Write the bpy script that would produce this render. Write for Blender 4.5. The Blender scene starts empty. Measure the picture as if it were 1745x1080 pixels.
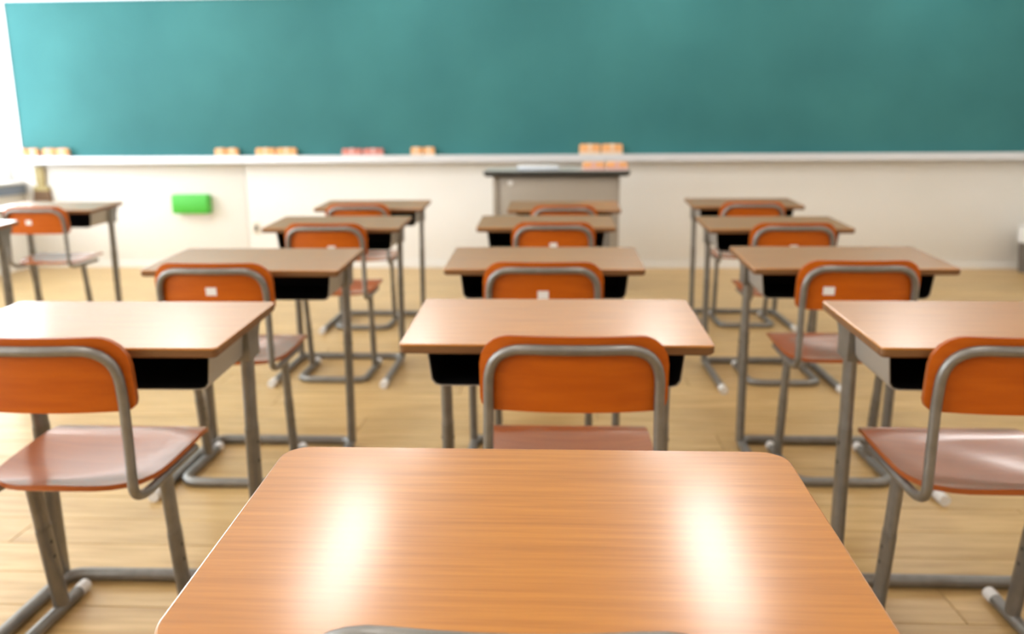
import bpy, bmesh, math, random
from mathutils import Vector, Matrix, Euler
random.seed(7)
S = bpy.context.scene
C = S.collection
R = math.radians

# ------------------------------------------------------------------ camera, world, exposure
cam = bpy.data.cameras.new('camera')
cam_o = bpy.data.objects.new('camera', cam)
C.objects.link(cam_o)
cam.sensor_width = 36.0
cam.lens = 36.0 * 1415 / 1745
cam.clip_start = 0.02
cam_o.matrix_world = Matrix.Translation((0, 0, 1.14)) @ (
    Matrix.Rotation(R(2.75), 4, 'Z') @ Matrix.Rotation(R(90 - 12.4), 4, 'X') @ Matrix.Rotation(R(-.35), 4, 'Z'))
cam.dof.use_dof = True
cam.dof.focus_distance = 0.93
cam.dof.aperture_fstop = 3.8
S.camera = cam_o

world = bpy.data.worlds.new('world')
S.world = world
world.use_nodes = True
world.node_tree.nodes['Background'].inputs[0].default_value = (0.75, 0.87, 1.0, 1)
world.node_tree.nodes['Background'].inputs[1].default_value = 1.0

S.view_settings.view_transform = 'Standard'
S.view_settings.look = 'None'
S.view_settings.gamma = 1
S.view_settings.use_curve_mapping = False
S.view_settings.exposure = -0.06
WINDOW_LIGHT = 6.3
LAMP_LIGHT = 13.0

# room measures (metres)
XL, XR, YB, YF, ZC = -4.66, 4.75, -2.6, 7.2, 3.0

# ------------------------------------------------------------------ materials
def mat(name, col, rough=.5, metal=0, spec=.5, coat=0, coat_rough=.1, coat_ior=1.5, emit=None, strength=0):
    m = bpy.data.materials.new(name); m.use_nodes = True
    b = m.node_tree.nodes['Principled BSDF']
    b.inputs['Base Color'].default_value = (*col, 1)
    b.inputs['Roughness'].default_value = rough
    b.inputs['Metallic'].default_value = metal
    b.inputs['Specular IOR Level'].default_value = spec
    b.inputs['Coat Weight'].default_value = coat
    b.inputs['Coat Roughness'].default_value = coat_rough
    b.inputs['Coat IOR'].default_value = coat_ior
    if emit:
        b.inputs['Emission Color'].default_value = (*emit, 1)
        b.inputs['Emission Strength'].default_value = strength
    return m

def noise_mat(name, c1, c2, scale=(1, 1, 1), nscale=5, detail=4, lo=.35, hi=.65, rand=0, bump=0, c3=None, bumpdist=.001, **kw):
    """two (or three) tone procedural colour from stretched noise in object space"""
    m = mat(name, c1, **kw)
    nt = m.node_tree; N = nt.nodes; L = nt.links
    b = N['Principled BSDF']
    tc = N.new('ShaderNodeTexCoord'); mp = N.new('ShaderNodeMapping'); mp.inputs['Scale'].default_value = scale
    L.new(tc.outputs['Object'], mp.inputs[0])
    nz = N.new('ShaderNodeTexNoise'); nz.inputs['Scale'].default_value = nscale; nz.inputs['Detail'].default_value = detail
    if rand:
        oi = N.new('ShaderNodeObjectInfo'); add = N.new('ShaderNodeVectorMath'); add.operation = 'ADD'
        ml = N.new('ShaderNodeMath'); ml.operation = 'MULTIPLY'; ml.inputs[1].default_value = 37.0
        L.new(oi.outputs['Random'], ml.inputs[0])
        L.new(mp.outputs[0], add.inputs[0]); L.new(ml.outputs[0], add.inputs[1])
        L.new(add.outputs[0], nz.inputs['Vector'])
    else:
        L.new(mp.outputs[0], nz.inputs['Vector'])
    rp = N.new('ShaderNodeValToRGB')
    rp.color_ramp.elements[0].position = lo; rp.color_ramp.elements[0].color = (*c1, 1)
    rp.color_ramp.elements[1].position = hi; rp.color_ramp.elements[1].color = (*c2, 1)
    if c3:
        e = rp.color_ramp.elements.new((lo + hi) / 2); e.color = (*c3, 1)
    L.new(nz.outputs['Fac'], rp.inputs[0])
    out = rp.outputs[0]
    if rand:
        hs = N.new('ShaderNodeHueSaturation')
        mr = N.new('ShaderNodeMapRange'); mr.inputs['To Min'].default_value = 1 - rand; mr.inputs['To Max'].default_value = 1 + rand
        L.new(oi.outputs['Random'], mr.inputs['Value']); L.new(mr.outputs[0], hs.inputs['Value']); L.new(out, hs.inputs['Color'])
        out = hs.outputs[0]
    L.new(out, b.inputs['Base Color'])
    if bump:
        bp = N.new('ShaderNodeBump'); bp.inputs['Strength'].default_value = bump; bp.inputs['Distance'].default_value = bumpdist
        L.new(nz.outputs['Fac'], bp.inputs['Height']); L.new(bp.outputs[0], b.inputs['Normal'])
    return m

M = {}
M['desk_wood'] = noise_mat('desk_wood', (.40, .136, .008), (.53, .202, .020), scale=(1.4, 30, 30), nscale=4.0, detail=7, lo=.3, hi=.7,
                           rough=.34, spec=.5, coat=1.0, coat_rough=.19, coat_ior=1.6, rand=.03)
M['desk_edge'] = noise_mat('desk_edge', (.15, .065, .022), (.20, .09, .03), scale=(2, 20, 20), nscale=4, rough=.45)
M['desk_rim'] = mat('desk_rim', (.74, .46, .20), rough=.3)
M['ply'] = noise_mat('ply', (.47, .092, .0015), (.54, .116, .003), scale=(1, 14, 14), nscale=4, detail=6, rough=.40, spec=.3, coat=.12, coat_rough=.18, rand=.04)
M['ply_seat'] = noise_mat('ply_seat', (.42, .092, .006), (.49, .118, .010), scale=(1, 14, 14), nscale=4, detail=6, rough=.30, coat=1.0, coat_rough=.13, coat_ior=1.6, rand=.04)
M['ply_edge'] = mat('ply_edge', (.36, .085, .012), rough=.4)
M['frame'] = noise_mat('frame', (.21, .20, .185), (.25, .24, .222), nscale=30, rough=.36, metal=.6)
M['sleeve'] = noise_mat('sleeve', (.19, .178, .16), (.225, .212, .192), nscale=30, rough=.36, metal=.6)
M['chrome'] = mat('chrome', (.62, .62, .62), rough=.18, metal=.9)
M['tray_out'] = mat('tray_out', (.42, .40, .37), rough=.4, metal=.2)
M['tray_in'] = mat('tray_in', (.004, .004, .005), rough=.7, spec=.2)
M['rubber'] = mat('rubber', (.75, .73, .70), rough=.6)
M['dark'] = mat('dark', (.03, .028, .025), rough=.5)
M['label'] = mat('label', (.86, .86, .86), rough=.5)
M['floor'] = noise_mat('floor', (.46, .285, .105), (.61, .41, .175), scale=(1.3, 14, 1), nscale=3, detail=6, rough=.36, rand=.07)
M['subfloor'] = mat('subfloor', (.30, .19, .09), rough=.6)
M['wall'] = noise_mat('wall', (.85, .835, .795), (.88, .865, .83), nscale=1.5, rough=.6, bump=.05)
M['panel'] = noise_mat('panel', (.85, .83, .785), (.88, .86, .82), nscale=1.2, rough=.45)
M['wall_back'] = noise_mat('wall_back', (.40, .33, .26), (.45, .38, .30), nscale=3, rough=.6)
M['ceiling'] = noise_mat('ceiling', (.66, .65, .62), (.71, .70, .67), nscale=40, rough=.8)
M['board'] = noise_mat('board', (.032, .160, .166), (.045, .202, .206), nscale=1.3, detail=5, lo=.3, hi=.7, rough=.55, spec=.25)
M['alu'] = mat('alu', (.72, .73, .76), rough=.35, metal=.35)
M['cream'] = mat('cream', (.78, .70, .58), rough=.5)
M['tan'] = noise_mat('tan', (.80, .36, .13), (.86, .45, .19), nscale=25, rough=.7)
M['red'] = noise_mat('red', (.55, .17, .13), (.65, .24, .19), nscale=25, rough=.7)
M['felt'] = noise_mat('felt', (.80, .56, .36), (.86, .68, .50), nscale=60, rough=.9)
M['felt_pink'] = noise_mat('felt_pink', (.72, .42, .38), (.78, .50, .46), nscale=60, rough=.9)
M['lectern'] = noise_mat('lectern', (.36, .31, .25), (.39, .34, .28), scale=(1, 1, 1), nscale=2, rough=.45)
M['lectern_top'] = mat('lectern_top', (.035, .036, .033), rough=.4)
M['lectern_face'] = noise_mat('lectern_face', (.42, .42, .38), (.46, .46, .42), nscale=6, rough=.28)
M['green'] = mat('green', (.075, .52, .055), rough=.45)
M['white'] = mat('white', (.85, .85, .84), rough=.5)
M['bluegrey'] = mat('bluegrey', (.38, .45, .55), rough=.5)
M['paper'] = mat('paper', (.85, .87, .90), rough=.7)
M['sill'] = mat('sill', (.20, .25, .33), rough=.4)  # bluish shadow tone put into the colour, for the strip below the windows
M['bristle'] = mat('bristle', (.20, .12, .07), rough=.8)
M['brush_wood'] = mat('brush_wood', (.46, .37, .17), rough=.6)
M['bin'] = mat('bin', (.16, .14, .12), rough=.5)
M['pane'] = mat('pane', (.9, .95, 1.0), rough=.25, emit=(.86, .935, 1.0), strength=WINDOW_LIGHT)
M['lamp'] = mat('lamp', (.95, .95, .95), rough=.4, emit=(1.0, .99, .97), strength=LAMP_LIGHT)

# ------------------------------------------------------------------ mesh helpers
def link(name, me, m=None, parent=None, smooth=None):
    o = bpy.data.objects.new(name, me); C.objects.link(o)
    if m is not None and not me.materials:
        me.materials.append(M[m])
    if parent is not None:
        o.parent = parent
    return o

def mesh(name, bm, smooth=35):
    me = bpy.data.meshes.new(name)
    bmesh.ops.recalc_face_normals(bm, faces=bm.faces[:])
    bm.to_mesh(me); bm.free()
    if smooth:
        for p in me.polygons: p.use_smooth = True
        me.set_sharp_from_angle(angle=R(smooth))
    return me

def add_box(bm, lo, hi, mtx=None, bevel=0):
    r = bmesh.ops.create_cube(bm, size=1)
    vs = r['verts']
    for v in vs:
        v.co = Vector([(lo[i] + hi[i]) / 2 + v.co[i] * (hi[i] - lo[i]) for i in range(3)])
    if bevel:
        es = list({e for v in vs for e in v.link_edges})
        rb = bmesh.ops.bevel(bm, geom=es, offset=bevel, segments=2, affect='EDGES', profile=.5)
        vs = list({v for f in rb['faces'] for v in f.verts} | {v for v in vs if v.is_valid})
    if mtx is not None:
        bmesh.ops.transform(bm, matrix=mtx, verts=vs)

def box(name, lo, hi, m, parent=None, bevel=0):
    bm = bmesh.new(); add_box(bm, lo, hi, None, bevel)
    return link(name, mesh(name, bm), m, parent)

def fillet(pts, r, n=6):
    """polyline with rounded corners"""
    pts = [Vector(p) for p in pts]; out = [pts[0]]
    rr = r if isinstance(r, (list, tuple)) else [r] * len(pts)
    for i in range(1, len(pts) - 1):
        a, b, c = pts[i - 1], pts[i], pts[i + 1]
        u, w = (a - b), (c - b)
        t = min(rr[i], u.length * .48, w.length * .48)
        p, q = b + u.normalized() * t, b + w.normalized() * t
        for k in range(n + 1):
            s = k / n
            out.append(p * (1 - s) ** 2 + b * 2 * s * (1 - s) + q * s * s)
    out.append(pts[-1])
    return out

def add_tube(bm, pts, rad, seg=10, flat=None):
    """sweep a round (or oval: flat = (rx, ry) with ry along world y) section along pts"""
    pts = [Vector(p) for p in pts]
    rings = []
    t0 = (pts[1] - pts[0]).normalized()
    up = Vector((0, 1, 0)) if abs(t0.y) < .9 else Vector((0, 0, 1))
    nrm = (up - t0 * up.dot(t0)).normalized()
    for i, p in enumerate(pts):
        t = (pts[min(i + 1, len(pts) - 1)] - pts[max(i - 1, 0)]).normalized()
        nrm = (nrm - t * nrm.dot(t)).normalized(); bi = t.cross(nrm)
        ring = []
        for k in range(seg):
            a = 2 * math.pi * k / seg
            ca, sa = math.cos(a), math.sin(a)
            if flat:
                ring.append(bm.verts.new(p + nrm * ca * flat[1] + bi * sa * flat[0]))
            else:
                ring.append(bm.verts.new(p + nrm * ca * rad + bi * sa * rad))
        rings.append(ring)
    for a, b in zip(rings, rings[1:]):
        for k in range(seg):
            bm.faces.new((a[k], a[(k + 1) % seg], b[(k + 1) % seg], b[k]))
    bm.faces.new(rings[0][::-1]); bm.faces.new(rings[-1])

def tube(name, pts, rad, m, parent=None, seg=10, flat=None):
    bm = bmesh.new(); add_tube(bm, pts, rad, seg, flat)
    return link(name, mesh(name, bm, 50), m, parent)

def rrect(hw, hd, r, n=8):
    out = []
    for cx, cy, a0 in ((hw - r, hd - r, 0), (-hw + r, hd - r, 90), (-hw + r, -hd + r, 180), (hw - r, -hd + r, 270)):
        for k in range(n + 1):
            a = R(a0 + 90 * k / n)
            out.append((cx + r * math.cos(a), cy + r * math.sin(a)))
    return out

def add_slab(bm, layers):
    """stack of outlines [(points, z), ...] capped at both ends"""
    rings = [[bm.verts.new((x, y, z)) for x, y in pts] for pts, z in layers]
    n = len(rings[0])
    for a, b in zip(rings, rings[1:]):
        for k in range(n):
            bm.faces.new((a[k], a[(k + 1) % n], b[(k + 1) % n], b[k]))
    bm.faces.new(rings[0][::-1]); bm.faces.new(rings[-1])

def grid_shell(name, top, bot, m, parent=None, m_edge=None):
    """closed shell between two grids of points of equal size"""
    bm = bmesh.new()
    A = [[bm.verts.new(p) for p in row] for row in top]
    B = [[bm.verts.new(p) for p in row] for row in bot]
    nr, nc = len(A), len(A[0])
    for i in range(nr - 1):
        for j in range(nc - 1):
            bm.faces.new((A[i][j], A[i][j + 1], A[i + 1][j + 1], A[i + 1][j]))
            bm.faces.new((B[i][j], B[i + 1][j], B[i + 1][j + 1], B[i][j + 1]))
    rim = [(0, j) for j in range(nc)] + [(i, nc - 1) for i in range(1, nr)] + [(nr - 1, j) for j in range(nc - 2, -1, -1)] + [(i, 0) for i in range(nr - 2, 0, -1)]
    ef = []
    for (a, b), (c, d) in zip(rim, rim[1:] + rim[:1]):
        ef.append(bm.faces.new((A[a][b], B[a][b], B[c][d], A[c][d])))
    if m_edge:
        for f in ef: f.material_index = 1
    me = mesh(name, bm, 40)
    me.materials.append(M[m])
    if m_edge: me.materials.append(M[m_edge])
    return link(name, me, None, parent)

def empty(name, loc=(0, 0, 0), rz=0):
    o = bpy.data.objects.new(name, None); C.objects.link(o)
    o.location = loc; o.rotation_euler = (0, 0, rz); o.empty_display_size = .1
    return o

def tag(o, label, cat, group=None):
    o['label'] = label; o['category'] = cat
    if group: o['group'] = group
    return o

def struct(o, label=None, cat=None):
    o['kind'] = 'structure'
    if label: o['label'] = label
    if cat: o['category'] = cat
    return o

def kids(o): return [c for c in bpy.data.objects if c.parent == o]

def copy_tree(o, parent=None):
    c = o.copy(); C.objects.link(c); c.parent = parent
    for ch in kids(o): copy_tree(ch, c)
    return c

# ------------------------------------------------------------------ room shell
bm = bmesh.new()
PY0 = .55
add_box(bm, (XL - .2, YB - .2, -.12), (XR + .2, PY0, 0))
add_box(bm, (XL - .2, PY0, -.12), (XR + .2, YF + .2, -.012))
floor = struct(link('floor', mesh('floor', bm, 0), 'floor'), 'pale golden wooden plank floor of the classroom', 'floor')
floor.data.materials.clear(); floor.data.materials.append(M['floor']); floor.data.materials.append(M['subfloor'])
for p in floor.data.polygons:
    if p.center.y > PY0 - .01: p.material_index = 1
PW = .158
plank_meshes = {}
y = PY0; row = 0
while y < YF - .005:
    d = min(PW, YF - y)
    x = XL + (-1.3, -.5, -1.75, -.95, -.15)[row % 5] * 1
    while x < XR:
        x0, x1 = max(x, XL), min(x + 2.2, XR)
        if x1 - x0 > .02:
            key = (round(x1 - x0, 3), round(d, 3))
            if key not in plank_meshes:
                b2 = bmesh.new(); add_box(b2, (-key[0] / 2 + .0012, -d / 2 + .0012, -.012), (key[0] / 2 - .0012, d / 2 - .0012, 0), None, .0012)
                me = mesh('plank', b2, 0); me.materials.append(M['floor']); plank_meshes[key] = me
            o = link('plank', plank_meshes[key], None, floor)
            o.location = ((x0 + x1) / 2, y + d / 2, 0)
        x += 2.2
    y += PW; row += 1

struct(box('ceiling', (XL - .2, YB - .2, ZC), (XR + .2, YF + .2, ZC + .12), 'ceiling'), 'white flat classroom ceiling', 'ceiling')
struct(box('wall_back', (XL - .2, YB - .2, 0), (XR + .2, YB, ZC), 'wall_back'), 'plain brown back wall of the classroom', 'wall')
struct(box('wall_right', (XR, YB, 0), (XR + .2, YF, ZC), 'wall'), 'plain cream side wall away from the windows', 'wall')
wf = struct(box('wall_front', (XL - .2, YF, 0), (XR + .2, YF + .2, ZC), 'wall'), 'cream front wall behind the chalkboard', 'wall')
SEAM = -2.66
for a, b in ((XL, SEAM), (SEAM, XR)):
    box('panel', (a + .003, YF - .014, .0), (b - .003, YF, .90), 'panel', wf, .002)
struct(box('baseboard_front', (XL, YF - .026, 0), (XR, YF - .0142, .05), 'panel'), 'narrow cream baseboard along the front wall', 'baseboard')

# window wall on the left: sill wall, header, posts, windows with lit panes
SILL, HEAD = .74, 2.72
bm = bmesh.new()
add_box(bm, (XL - .2, YB, 0), (XL, YF, SILL))
add_box(bm, (XL - .2, YB, HEAD), (XL, YF, ZC))
WIN = [(-2.35, -.15), (.05, 2.25), (2.45, 4.65), (4.85, 7.17)]
edges = [YB] + [v for w in WIN for v in w] + [YF]
for a, b in zip(edges[0::2], edges[1::2]):
    if b - a > .004: add_box(bm, (XL - .2, a, SILL), (XL, b, HEAD))
struct(link('wall_left', mesh('wall_left', bm, 0), 'wall'), 'white wall with the row of bright windows', 'wall')
for i, (a, b) in enumerate(WIN):
    bm = bmesh.new()
    x0, x1 = XL - .12, XL - .06
    add_box(bm, (x0, a, SILL), (x1, a + .035, HEAD)); add_box(bm, (x0, b - .035, SILL), (x1, b, HEAD))
    add_box(bm, (x0, a + .035, SILL), (x1, b - .035, SILL + .04)); add_box(bm, (x0, a + .035, HEAD - .04), (x1, b - .035, HEAD))
    w = struct(link('window_%d' % (i + 1), mesh('window', bm, 0), 'white'), ('rearmost', 'second', 'third', 'foremost')[i] + ' bright window of the row, counted from the back', 'window')
    mid = (a + b) / 2
    for (p, q), xo in (((a + .035, mid + .02), 0), ((mid - .02, b - .035), .025)):
        bm = bmesh.new(); xa, xb = x0 + .008 + xo, x0 + .03 + xo
        add_box(bm, (xa, p, SILL + .04), (xb, p + .035, HEAD - .04)); add_box(bm, (xa, q - .035, SILL + .04), (xb, q, HEAD - .04))
        add_box(bm, (xa, p + .035, SILL + .04), (xb, q - .035, SILL + .085)); add_box(bm, (xa, p + .035, HEAD - .085), (xb, q - .035, HEAD - .04))
        s = link('sash', mesh('sash', bm, 0), 'white', w)
        box('pane', (xa + .008, p + .035, SILL + .085), (xa + .014, q - .035, HEAD - .085), 'pane', s)
    box('window_sill', (XL - .06, a, SILL), (XL + .05, b, SILL + .025), 'white', w, .004)
struct(box('shadow_strip_1', (XL, YB, SILL - .085), (XL + .035, YF - .02, SILL - .004), 'sill'), 'blue-grey strip painted as the shadow under the window sills', 'shadow_strip')  # dark strip stands in for the shade that the sills cast on the wall

# ceiling lamps: four rows along the room
def ceiling_lamp(x, y, label, lit=True):
    t = empty('ceiling_lamp', (x, y, ZC)); tag(t, label, 'lamp', 'fluorescent ceiling lamps in four rows')
    bm = bmesh.new()
    add_slab(bm, [(rrect(.18, .66, .01, 2), -.002), (rrect(.18, .66, .01, 2), -.03), (rrect(.15, .64, .01, 2), -.05)])
    link('housing', mesh('housing', bm, 30), 'white', t)
    bm = bmesh.new()
    add_slab(bm, [(rrect(.135, .62, .02, 4), -.05), (rrect(.135, .62, .02, 4), -.075), (rrect(.115, .60, .02, 4), -.09)])
    link('diffuser', mesh('diffuser', bm, 30), 'lamp' if lit else 'white', t)
for r_, (x, side) in enumerate(((-3.2, 'row nearest the windows'), (-1.15, 'second row from the windows'), (.90, 'third row from the windows'), (2.95, 'row farthest from the windows'))):
    for k, yy in enumerate((-1.2, 1.4, 4.0, 6.35)):
        ceiling_lamp(x, yy, '%s %s ceiling lamp of the %s' % (('rearmost', 'second', 'third', 'frontmost')[k], 'fluorescent', side))

# ------------------------------------------------------------------ chalkboard with tray
BX0, BX1, BZ0, BZ1 = -4.60, 4.62, .955, 2.268
BY = YF - .07
cb = tag(empty('chalkboard', (0, YF, 0)), 'wide green chalkboard spanning the front wall with aluminium frame and tray', 'chalkboard')
box('writing_surface', (BX0 + .02, BY - YF, BZ0 + .01), (BX1 - .02, -.03, BZ1 - .02), 'board', cb)
box('backing', (BX0 + .01, -.03, BZ0 + .01), (BX1 - .01, -.0005, BZ1 - .01), 'cream', cb)
box('frame_top', (BX0, -.085, BZ1 - .022), (BX1, -.0305, BZ1 + .012), 'alu', cb, .003)
box('frame_side', (BX0, -.080, BZ0 + .012), (BX0 + .022, -.0305, BZ1 - .022), 'alu', cb, .003)
box('frame_side', (BX1 - .022, -.080, BZ0 + .012), (BX1, -.0305, BZ1 - .022), 'alu', cb, .003)
TZ = .968
bm = bmesh.new()
prof = [(-.0152, TZ - .06), (-.0152, TZ - .008), (-.125, TZ - .008), (-.132, TZ + .004), (-.147, TZ + .004), (-.150, TZ - .045), (-.12, TZ - .06)]
prof = [(-.072, TZ - .012), (-.072, TZ), (-.150, TZ), (-.153, TZ + .007), (-.162, TZ + .007), (-.165, TZ - .05), (-.155, TZ - .058), (-.0152, TZ - .058), (-.0152, TZ - .012)]
A = [bm.verts.new((BX0 - .005, a, b)) for a, b in prof]; B = [bm.verts.new((BX1 + .005, a, b)) for a, b in prof]
for k in range(len(prof)):
    bm.faces.new((A[k], A[(k + 1) % len(prof)], B[(k + 1) % len(prof)], B[k]))
bm.faces.new(A[::-1]); bm.faces.new(B)
link('chalk_tray', mesh('chalk_tray', bm, 20), 'alu', cb)

# erasers
def make_eraser(L, H, col, felt):
    t = empty('blackboard_eraser')
    bm = bmesh.new(); add_slab(bm, [(rrect(L / 2, .021, .008, 4), 0), (rrect(L / 2, .021, .008, 4), H * .34)])
    link('felt_pad', mesh('felt_pad', bm, 40), felt, t)
    bm = bmesh.new(); add_slab(bm, [(rrect(L / 2 - .002, .024, .012, 4), H * .34), (rrect(L / 2 - .001, .024, .012, 4), H * .85), (rrect(L / 2 - .010, .018, .010, 4), H)])
    link('back', mesh('back', bm, 40), col, t)
    bm = bmesh.new(); add_box(bm, (-.014, -.0255, H * .36), (.014, .0255, H + .003), None, .002)
    link('strap', mesh('strap', bm, 40), felt, t)
    return t
protos = {}
def eraser(key, loc, rz, label):
    if key not in protos:
        protos[key] = o = make_eraser(*key)
    else:
        o = copy_tree(protos[key])
    o.location = loc; o.rotation_euler[2] = R(rz)
    tag(o, label, 'eraser', 'board erasers')
EY = YF - .112
small, big, red_, tall = (.088, .075, 'tan', 'felt_pink'), (.172, .07, 'tan', 'felt'), (.172, .062, 'red', 'felt_pink'), (.176, .088, 'tan', 'felt')
small2 = (.098, .07, 'tan', 'felt')
smallr = (.112, .075, 'tan', 'felt_pink')
for key, x, lab in (
        (small, -4.548, 'pinkish tan eraser at the very window end of the chalk tray'),
        (small, -4.452, 'pinkish tan eraser second from the window end of the tray'),
        (smallr, -4.315, 'pinkish tan eraser third from the window end of the tray'),
        (smallr, -4.195, 'pinkish tan eraser fourth from the window end of the tray'),
        (small2, -2.815, 'short tan eraser on the tray above the green box, window side of its pair'),
        (small2, -2.710, 'short tan eraser on the tray above the green box, far side of its pair'),
        (big, -2.425, 'long tan eraser just past the wall seam, window side of its pair'),
        (big, -2.245, 'long tan eraser just past the wall seam, far side of its pair'),
        (red_, -1.685, 'dull red eraser on the tray, nearer the windows'),
        (red_, -1.503, 'dull red eraser on the tray, nearer the lectern'),
        (small2, -1.135, 'short tan eraser between the red erasers and the lectern, window side of its pair'),
        (small2, -1.030, 'short tan eraser between the red erasers and the lectern, lectern side of its pair'),
        (tall, .318, 'tall tan eraser on the tray behind the lectern, window side of its pair'),
        (tall, .502, 'tall tan eraser on the tray behind the lectern, far side of its pair')):
    eraser(key, (x, EY, TZ + .0005), random.uniform(-3, 3), lab)

# ------------------------------------------------------------------ things on the front wall
gb = tag(empty('wall_box', (-3.125, YF - .0145, .565)), 'bright green box on a white bracket on the front wall', 'box')
bm = bmesh.new()
add_slab(bm, [(rrect(.155, .045, .012, 4), -.08), (rrect(.16, .05, .012, 4), -.07), (rrect(.16, .05, .012, 4), .07), (rrect(.152, .042, .012, 4), .082)])
o = link('body', mesh('body', bm, 35), 'green', gb); o.location = (0, -.055, 0)
bm = bmesh.new(); add_box(bm, (-.12, -.075, -.012), (.12, -.0002, 0), None, .003); add_box(bm, (-.10, -.014, -.07), (.10, -.0002, -.012))
o = link('bracket', mesh('bracket', bm, 0), 'white', gb); o.location = (.03, 0, -.0805)
box('lid_seam', (-.158, -.1062, .035), (.158, -.1045, .041), 'dark', gb).data.materials[0] = M['green']

hb = tag(empty('hand_brush', (-4.475, YF - .0145, .66)), 'tan and brown hand brush hanging under the window end of the chalk tray', 'brush')
bm = bmesh.new(); add_slab(bm, [(rrect(.035, .012, .01, 4), .06), (rrect(.042, .014, .01, 4), .12), (rrect(.045, .014, .01, 4), .20), (rrect(.03, .012, .01, 4), .235)])
o = link('handle', mesh('handle', bm, 40), 'brush_wood', hb); o.location = (0, -.018, 0)
bm = bmesh.new(); add_slab(bm, [(rrect(.075, .016, .01, 4), .02), (rrect(.07, .016, .01, 4), .06)])
o = link('head', mesh('head', bm, 40), 'brush_wood', hb); o.location = (0, -.018, 0)
bm = bmesh.new(); add_slab(bm, [(rrect(.085, .014, .008, 3), -.07), (rrect(.072, .014, .01, 3), .02)])
o = link('bristles', mesh('bristles', bm, 40), 'bristle', hb); o.location = (0, -.018, 0)

so = tag(empty('wall_socket', (-2.59, YF - .0145, .35)), 'small dark socket low on the front wall beside the seam', 'socket')
bm = bmesh.new(); add_box(bm, (-.03, -.008, -.05), (.03, -.0002, .05), None, .003); link('cover', mesh('cover', bm), 'cream', so)
bm = bmesh.new(); add_box(bm, (-.012, -.0105, -.025), (.012, -.0082, .025)); link('outlet', mesh('outlet', bm, 0), 'dark', so)

wb = tag(empty('waste_bin', (3.97, YF - .22, 0)), 'dark waste bin with white liner at the foot of the front wall', 'bin')
def ring(rx, z, n=24): return [(rx * math.cos(2 * math.pi * k / n), rx * math.sin(2 * math.pi * k / n)) for k in range(n)], z
bm = bmesh.new(); add_slab(bm, [ring(.10, .0), ring(.125, .30), ring(.115, .302), ring(.095, .02)]); link('body', mesh('body', bm, 40), 'bin', wb)
bm = bmesh.new(); add_slab(bm, [ring(.129, .25), ring(.133, .34), ring(.128, .385), ring(.118, .385), ring(.112, .27)]); link('liner', mesh('liner', bm, 40), 'white', wb)

# ------------------------------------------------------------------ lectern
lx, ly = .035, 6.0
lt = tag(empty('lectern', (lx, ly, 0)), 'grey-brown teacher lectern with overhanging black-edged top in front of the chalkboard', 'lectern')
HW = .452
bm = bmesh.new(); add_box(bm, (-HW, .03, .03), (HW, .48, .845), None, .004); link('body', mesh('body', bm), 'lectern', lt)
box('front_panel', (-HW + .045, .018, .09), (HW - .02, .0295, .835), 'lectern', lt, .003)
box('side_strip', (-HW - .004, .012, .03), (-HW + .03, .0295, .845), 'lectern', lt, .003)
box('plinth', (-HW + .02, .05, 0), (HW - .02, .46, .0295), 'lectern_top', lt)
bm = bmesh.new(); add_slab(bm, [(rrect(.505, .285, .012, 4), .8455), (rrect(.52, .30, .015, 4), .862), (rrect(.52, .30, .015, 4), .884)])
o = link('edge_band', mesh('edge_band', bm, 35), 'lectern_top', lt); o.location = (0, .26, 0)
bm = bmesh.new(); add_slab(bm, [(rrect(.517, .297, .014, 4), .8842), (rrect(.516, .296, .014, 4), .888)])
o = link('top', mesh('top', bm, 35), 'lectern_face', lt); o.location = (0, .26, 0)
bm = bmesh.new(); add_slab(bm, [ring(.018, 0, 14), ring(.018, .006, 14)]); bmesh.ops.rotate(bm, verts=bm.verts, cent=(0, 0, 0), matrix=Matrix.Rotation(R(90), 3, 'X'))
o = link('name_plate', mesh('name_plate', bm, 40), 'white', lt); o.location = (-.33, .0178, .80)
for x, lab in ((.265, 'tan eraser lying on the lectern top, window side of its pair'), (.43, 'tan eraser lying on the lectern top, far side of its pair')):
    eraser((.158, .055, 'tan', 'felt_pink'), (lx + x, ly + .06, .8885), 0, lab)
bk = tag(empty('notebook', (-.10, ly + .19, .8885), R(4)), 'pale blue-grey notebook lying on the lectern top', 'notebook')
box('cover', (-.15, -.10, 0), (.15, .10, .012), 'bluegrey', bk, .002)
box('pages', (-.145, -.095, .0122), (.145, .095, .026), 'paper', bk, .002)

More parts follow.
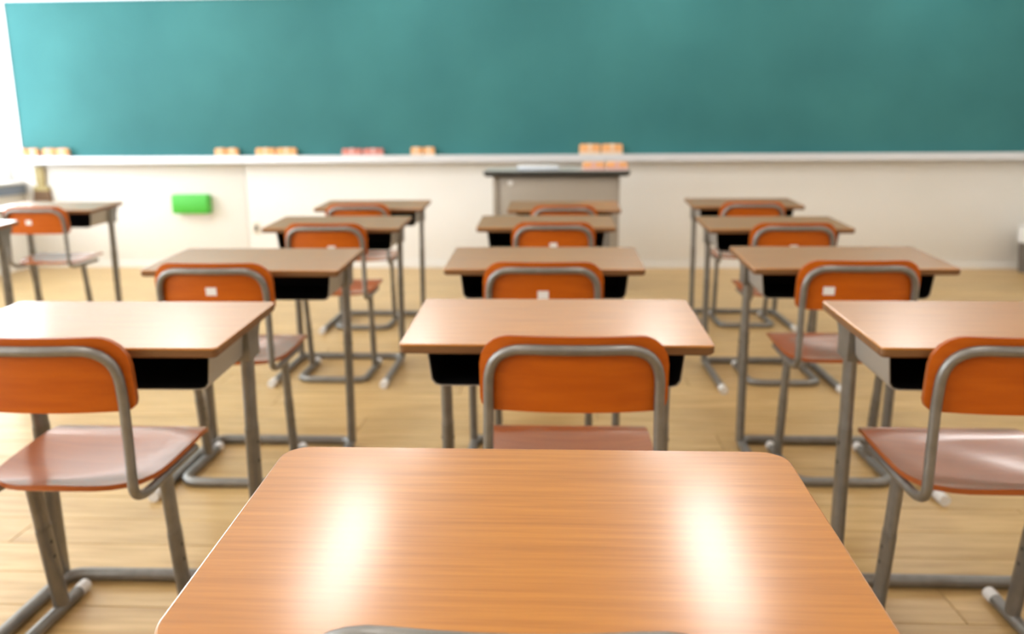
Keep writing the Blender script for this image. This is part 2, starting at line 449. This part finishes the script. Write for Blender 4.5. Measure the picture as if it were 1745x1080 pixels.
# ------------------------------------------------------------------ student desk
DW, DD, DT = .648, .387, .022
HD = .729                          # height of the middle of the top
TILT = R(2.9)
def make_desk(r=.013, DD=DD):
    t = empty('student_desk')
    TM = Matrix.Translation((0, 0, HD)) @ Matrix.Rotation(TILT, 4, 'X')
    def tilted(o): o.matrix_local = TM; return o
    hw, hd = DW / 2, DD / 2
    bm = bmesh.new()
    add_slab(bm, [(rrect(hw, hd, r), -.0042), (rrect(hw, hd, r), -.0022), (rrect(hw - .0006, hd - .0006, r), -.0007), (rrect(hw - .0022, hd - .0022, r - .001), 0)])
    top = tilted(link('desktop', mesh('desktop', bm, 12), 'desk_wood', t))
    bm = bmesh.new()
    add_slab(bm, [(rrect(hw - .004, hd - .004, r - .002), -DT), (rrect(hw, hd, r), -DT + .004), (rrect(hw, hd, r), -.0044)])
    e = link('edge_band', mesh('edge_band', bm, 30), 'desk_edge', top)
    # book tray, open towards the pupil
    zt, zb = -DT - .0006, -DT - .096
    wt, wb_ = .279, .268
    def tray_section(wt_, wb2, zt_, zb2):
        return [(-wt_, zt_), (-wb2 - .002, zb2 + .014), (-wb2 + .006, zb2 + .003), (-wb2 + .018, zb2), (wb2 - .018, zb2), (wb2 - .006, zb2 + .003), (wb2 + .002, zb2 + .014), (wt_, zt_)]
    ya, yb = -.118, .085
    def tray(name, s_out, s_in, m, y0, y1):
        bm = bmesh.new()
        g = []
        for s in (s_out, s_in):
            g.append([[bm.verts.new((x, yy, z)) for x, z in s] for yy in (y0, y1)])
        n = len(s_out)
        for q in g:
            for k in range(n - 1):
                bm.faces.new((q[0][k], q[0][k + 1], q[1][k + 1], q[1][k]))
        for e_ in (0, 1):
            for k in range(n - 1):
                bm.faces.new((g[0][e_][k], g[0][e_][k + 1], g[1][e_][k + 1], g[1][e_][k]))
        for k in (0, n - 1):
            bm.faces.new((g[0][0][k], g[0][1][k], g[1][1][k], g[1][0][k]))
        return tilted(link(name, mesh(name, bm, 30), m, t))
    tr = tray('book_tray', tray_section(wt, wb_, zt, zb), tray_section(wt - .002, wb_ - .002, zt, zb + .002), 'tray_out', ya, yb)
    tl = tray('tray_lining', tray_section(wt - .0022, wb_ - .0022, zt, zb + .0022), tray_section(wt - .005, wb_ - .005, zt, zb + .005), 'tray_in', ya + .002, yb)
    bm = bmesh.new(); sec = tray_section(wt - .0022, wb_ - .0022, zt, zb + .0022)
    f1 = [bm.verts.new((x, yb - .004, z)) for x, z in sec]; f2 = [bm.verts.new((x, yb, z)) for x, z in sec]
    bm.faces.new(f1); bm.faces.new(f2[::-1])
    for k in range(len(sec)): bm.faces.new((f1[k], f1[(k + 1) % len(sec)], f2[(k + 1) % len(sec)], f2[k]))
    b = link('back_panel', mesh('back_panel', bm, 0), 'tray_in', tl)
    LY = .122
    for s in (-1, 1):
        x = .270 * s
        # oval telescopic leg on the floor rail
        zl = HD - DT - .006
        leg = tube('leg', [(.264 * s, LY, .018), (x - .003 * s, LY, .44)], 0, 'sleeve', t, 14, (.0150, .030))
        tube('upper_leg', [(x - .003 * s, LY, .44), (x, LY, zl)], 0, 'frame', leg, 14, (.0138, .028))
        for zz in (.40, .35):
            bm = bmesh.new(); xm = (.264 + .003 * zz / .44) * s; add_tube(bm, [(xm - .0158 * s, LY - .004, zz), (xm + .0158 * s, LY - .004, zz)], .005, 8)
            link('bolt', mesh('bolt', bm, 40), 'dark', leg)
        # top bracket under the desktop
        bm = bmesh.new()
        prof = [(.087, -DT - .001), (.087, -DT - .10), (.157, -DT - .10), (.16, -DT - .055), (.172, -DT - .034), (.184, -DT - .024), (.184, -DT - .001)]
        A_ = [bm.verts.new((x - .0165 * s, a, b)) for a, b in prof]; B_ = [bm.verts.new((x + .0165 * s, a, b)) for a, b in prof]
        bm.faces.new(A_); bm.faces.new(B_[::-1])
        for k in range(len(prof)): bm.faces.new((A_[k], A_[(k + 1) % len(prof)], B_[(k + 1) % len(prof)], B_[k]))
        tilted(link('bracket', mesh('bracket', bm, 30), 'frame', t))
        # side rail on the floor and its cap
    rz_ = .0175
    pts = fillet([(-.262, -.335, rz_), (-.262, .145, rz_), (.262, .145, rz_), (.262, -.335, rz_)], .055, 7)
    fr = tube('foot_frame', pts, .0165, 'frame', t, 12)
    for s in (-1, 1):
        tube('foot_cap', [(.262 * s, -.375, rz_), (.262 * s, -.325, rz_)], .0174, 'rubber', fr, 12)
    return t

# ------------------------------------------------------------------ school chair
def make_chair(tube_z=.728):
    t = empty('school_chair')
    W, ZB, ZT = .190, .592, .752
    rt, rb = .062, .024
    def bw(z):      # half width of the backrest at height z
        w = W
        if z > ZT - rt:
            d = z - (ZT - rt); w = W - rt + math.sqrt(max(rt * rt - d * d, 0))
        elif z < ZB + rb:
            d = ZB + rb - z; w = W - rb + math.sqrt(max(rb * rb - d * d, 0))
        return w
    def by(x, z): return .026 * (x / W) ** 2 - .10 * (z - .67)
    zs = [ZB + rb * (1 - math.cos(R(a))) for a in (0, 30, 60, 90)] + [.64, .665] + [ZT - rt + rt * math.sin(R(a)) for a in (0, 20, 40, 58, 72, 82, 90)]
    us = [-1 + 2 * k / 18 for k in range(19)]
    f = [[(u * bw(z), by(u * bw(z), z) + .007, z) for u in us] for z in zs]
    b = [[(u * bw(z), by(u * bw(z), z) - .005, z) for u in us] for z in zs]
    back = grid_shell('backrest', f, b, 'ply', t, 'ply_edge')
    # back tube: up one side, over, down the other and forward under the seat
    RT = .0108
    tw = .170
    def side(s):
        return [(s * .162, .33, .394), (s * .170, .06, .394), (s * .175, .004, .415), (s * .172, .012, .57), (s * tw, .006, tube_z)]
    left, right = side(-1), side(1)
    base = left + right[::-1]
    pts = fillet(base, [0, .05, .05, .08, .075, .075, .08, .05, .05, 0], 8)
    out = []
    # follow the curve of the backrest on its rear face
    fine = []
    for p, q in zip(pts, pts[1:]):
        n = max(1, int((q - p).length / .03))
        for k in range(n): fine.append(p + (q - p) * k / n)
    fine.append(pts[-1])
    for p in fine:
        if p.z > .58:
            k = min(1, (p.z - .58) / .05)
            yt = by(p.x, p.z) - .005 - RT
            p = Vector((p.x, p.y * (1 - k) + yt * k, p.z))
        out.append(p)
    tube('back_frame', out, RT, 'frame', t, 12)
    # seat: dished plywood, rounded at the back
    SY0, SY1 = .01, .375
    def sw(y):
        d = y - SY0
        if d < .13:
            w = .186 * math.sqrt(max(0, 1 - ((.13 - d) / .13) ** 2)) ** .85
        else:
            w = .186 + .004 * math.sin((d - .13) / .235 * math.pi)
        if y > SY1 - .02:
            dd = y - (SY1 - .02); w -= .02 - math.sqrt(max(.0004 - dd * dd, 0))
        return w
    def sz(x, y):
        v = (y - SY0) / (SY1 - SY0)
        return .424 - .020 * (1 - min(1, (x / .19) ** 2)) * math.sin(v * math.pi) ** .5 + .020 * v - .012 * max(0, (v - .85) / .15) ** 2 + .010 * max(0, (.25 - v) / .25) ** 2
    ys = [SY0 + .13 * (1 - math.cos(R(a))) for a in (4, 12, 22, 33, 45, 57, 69, 80, 90)] + [.17, .21, .25, .30, .335, .355, .362, .368, .372, .3749]
    T = [[(u * sw(y), y, sz(u * sw(y), y)) for u in us] for y in ys]
    B = [[(x, y, z - .012) for x, y, z in r_] for r_ in T]
    grid_shell('seat', T, B, 'ply_seat', t, 'ply_edge')
    for s in (-1, 1):
        leg = tube('leg', [(s * .157, .225, .018), (s * .158, .1945, .245)], 0, 'sleeve', t, 14, (.0138, .0255))
        tube('upper_leg', [(s * .158, .1945, .245), (s * .159, .176, .385)], 0, 'frame', leg, 14, (.0125, .0235))
        for zz, yy in ((.205, .198), (.165, .203)):
            bm = bmesh.new(); add_tube(bm, [(s * .1435, yy, zz), (s * .172, yy, zz)], .0048, 8)
            link('bolt', mesh('bolt', bm, 40), 'dark', leg)
    pts = fillet([(-.157, .300, .0165), (-.157, .0, .0165), (.157, .0, .0165), (.157, .300, .0165)], .06, 7)
    fr = tube('foot_frame', pts, .0155, 'frame', t, 12)
    for s in (-1, 1):
        tube('foot_cap', [(s * .157, .295, .0165), (s * .157, .33, .0165)], .0164, 'rubber', fr, 12)
    return t

def add_sticker(chair, x, z, w=.034, h=.026):
    def sy(px, pz): return .026 * (px / .19) ** 2 - .10 * (pz - .67) - .0052
    cs = [(x - w / 2, z - h / 2), (x + w / 2, z - h / 2), (x + w / 2, z + h / 2), (x - w / 2, z + h / 2)]
    bm = bmesh.new()
    a = [bm.verts.new((px, sy(px, pz) - .0008, pz)) for px, pz in cs]; b = [bm.verts.new((px, sy(px, pz) + .0004, pz)) for px, pz in cs]
    bm.faces.new(a); bm.faces.new(b[::-1])
    for k in range(4): bm.faces.new((a[k], a[(k + 1) % 4], b[(k + 1) % 4], b[k]))
    o = link('sticker', mesh('sticker', bm, 0), 'label', chair)
    o['label'] = 'small white paper sticker'

desk_front, desk0, chair0 = make_desk(.034, .41), make_desk(), make_chair()
chair_front = make_chair(.767)
first = {'d': True, 'c': True}
def desk(x, near, rz, label, group='student desks'):
    if near < 1:
        o = desk_front; o.location = (x, near + .205, 0)
    else:
        o = desk0 if first['d'] else copy_tree(desk0); first['d'] = False
        o.location = (x, near + DD / 2, 0)
    o.rotation_euler = (0, 0, 0); o.rotation_euler = (0, 0, R(rz)); tag(o, label, 'desk', group)
def chair(x, y, rz, label, sticker=None, group='school chairs'):
    if y < 1:
        o = chair_front
    else:
        o = chair0 if first['c'] else copy_tree(chair0); first['c'] = False
    o.location = (x, y, 0); o.rotation_euler = (0, 0, R(rz)); tag(o, label, 'chair', group)
    return o
LAY = [
    # desk x, desk near edge, rot, chair x, chair y, rot, sticker, desk label, chair label
    (-.023, .612, 0, -.026, .574, 0, None, 'glossy orange wooden desk closest to the viewer, filling the foreground', 'school chair whose steel back tube just shows at the bottom of the foreground desk'),
    (-1.005, 1.60, .5, -1.035, 1.555, 0, None, 'wooden desk in the window-side column, first behind the foreground desk row', 'orange chair with glossy pale seat in the window-side column, nearest of its column'),
    (.010, 1.648, 0, .046, 1.59, 0, None, 'middle column desk directly beyond the foreground desk', 'orange chair directly beyond the foreground desk, its whole backrest showing'),
    (.985, 1.640, 0, .937, 1.60, 0, None, 'nearest desk of the column away from the windows, cut by the picture edge', 'nearest chair of the column away from the windows, cut by the picture edge'),
    (-1.005, 2.59, .3, -1.07, 2.53, 0, (.0, .662), 'wooden desk second from the viewer in the column left of centre', 'orange chair with white sticker, second from the viewer left of centre'),
    (-.023, 2.626, 0, -.025, 2.56, 0, (.0, .648), 'wooden desk second beyond the foreground desk in the middle column', 'orange chair with centred white sticker, second beyond the foreground desk'),
    (.968, 2.645, -.3, .965, 2.60, 0, (-.095, .655), 'wooden desk second from the viewer in the column right of centre', 'orange chair with a small pale sticker off to one side, right of centre'),
    (-1.030, 3.81, 0, -1.03, 3.72, 0, (.03, .635), 'third desk of the column left of centre', 'third orange chair of the column left of centre'),
    (-.025, 3.83, 0, .01, 3.76, 0, (.0, .645), 'third desk beyond the foreground desk in the middle column', 'third orange chair beyond the foreground desk, before the lectern'),
    (1.035, 3.77, 0, 1.075, 3.72, 0, (.0, .640), 'third desk of the column right of centre', 'third orange chair of the column right of centre'),
    (-1.083, 4.87, 0, -1.13, 4.80, 0, None, 'farthest desk of the column left of centre', 'farthest orange chair of the column left of centre'),
    (.072, 4.74, 0, .07, 4.67, 0, None, 'farthest middle column desk, standing right before the lectern', 'farthest middle column chair, standing right before the lectern'),
    (1.166, 4.97, 0, 1.17, 4.90, 0, None, 'farthest desk of the column right of centre', 'farthest orange chair of the column right of centre'),
    (-3.04, 4.80, 0, -2.98, 4.66, 0, (-.03, .66), 'farther desk of the outer column along the windows', 'orange chair at the outer window column, its seat seen side on'),
    (-2.96, 3.62, 0, None, 0, 0, None, 'nearer desk of the outer window column, only its corner showing', None),
]
chairs = []
for dx, dn, dr, cx, cy, cr, st, dl, cl in LAY:
    desk(dx, dn, dr, dl)
    if cl: chairs.append((chair(cx, cy, cr, cl), st))
for o, st in chairs:
    if st: add_sticker(o, *st)
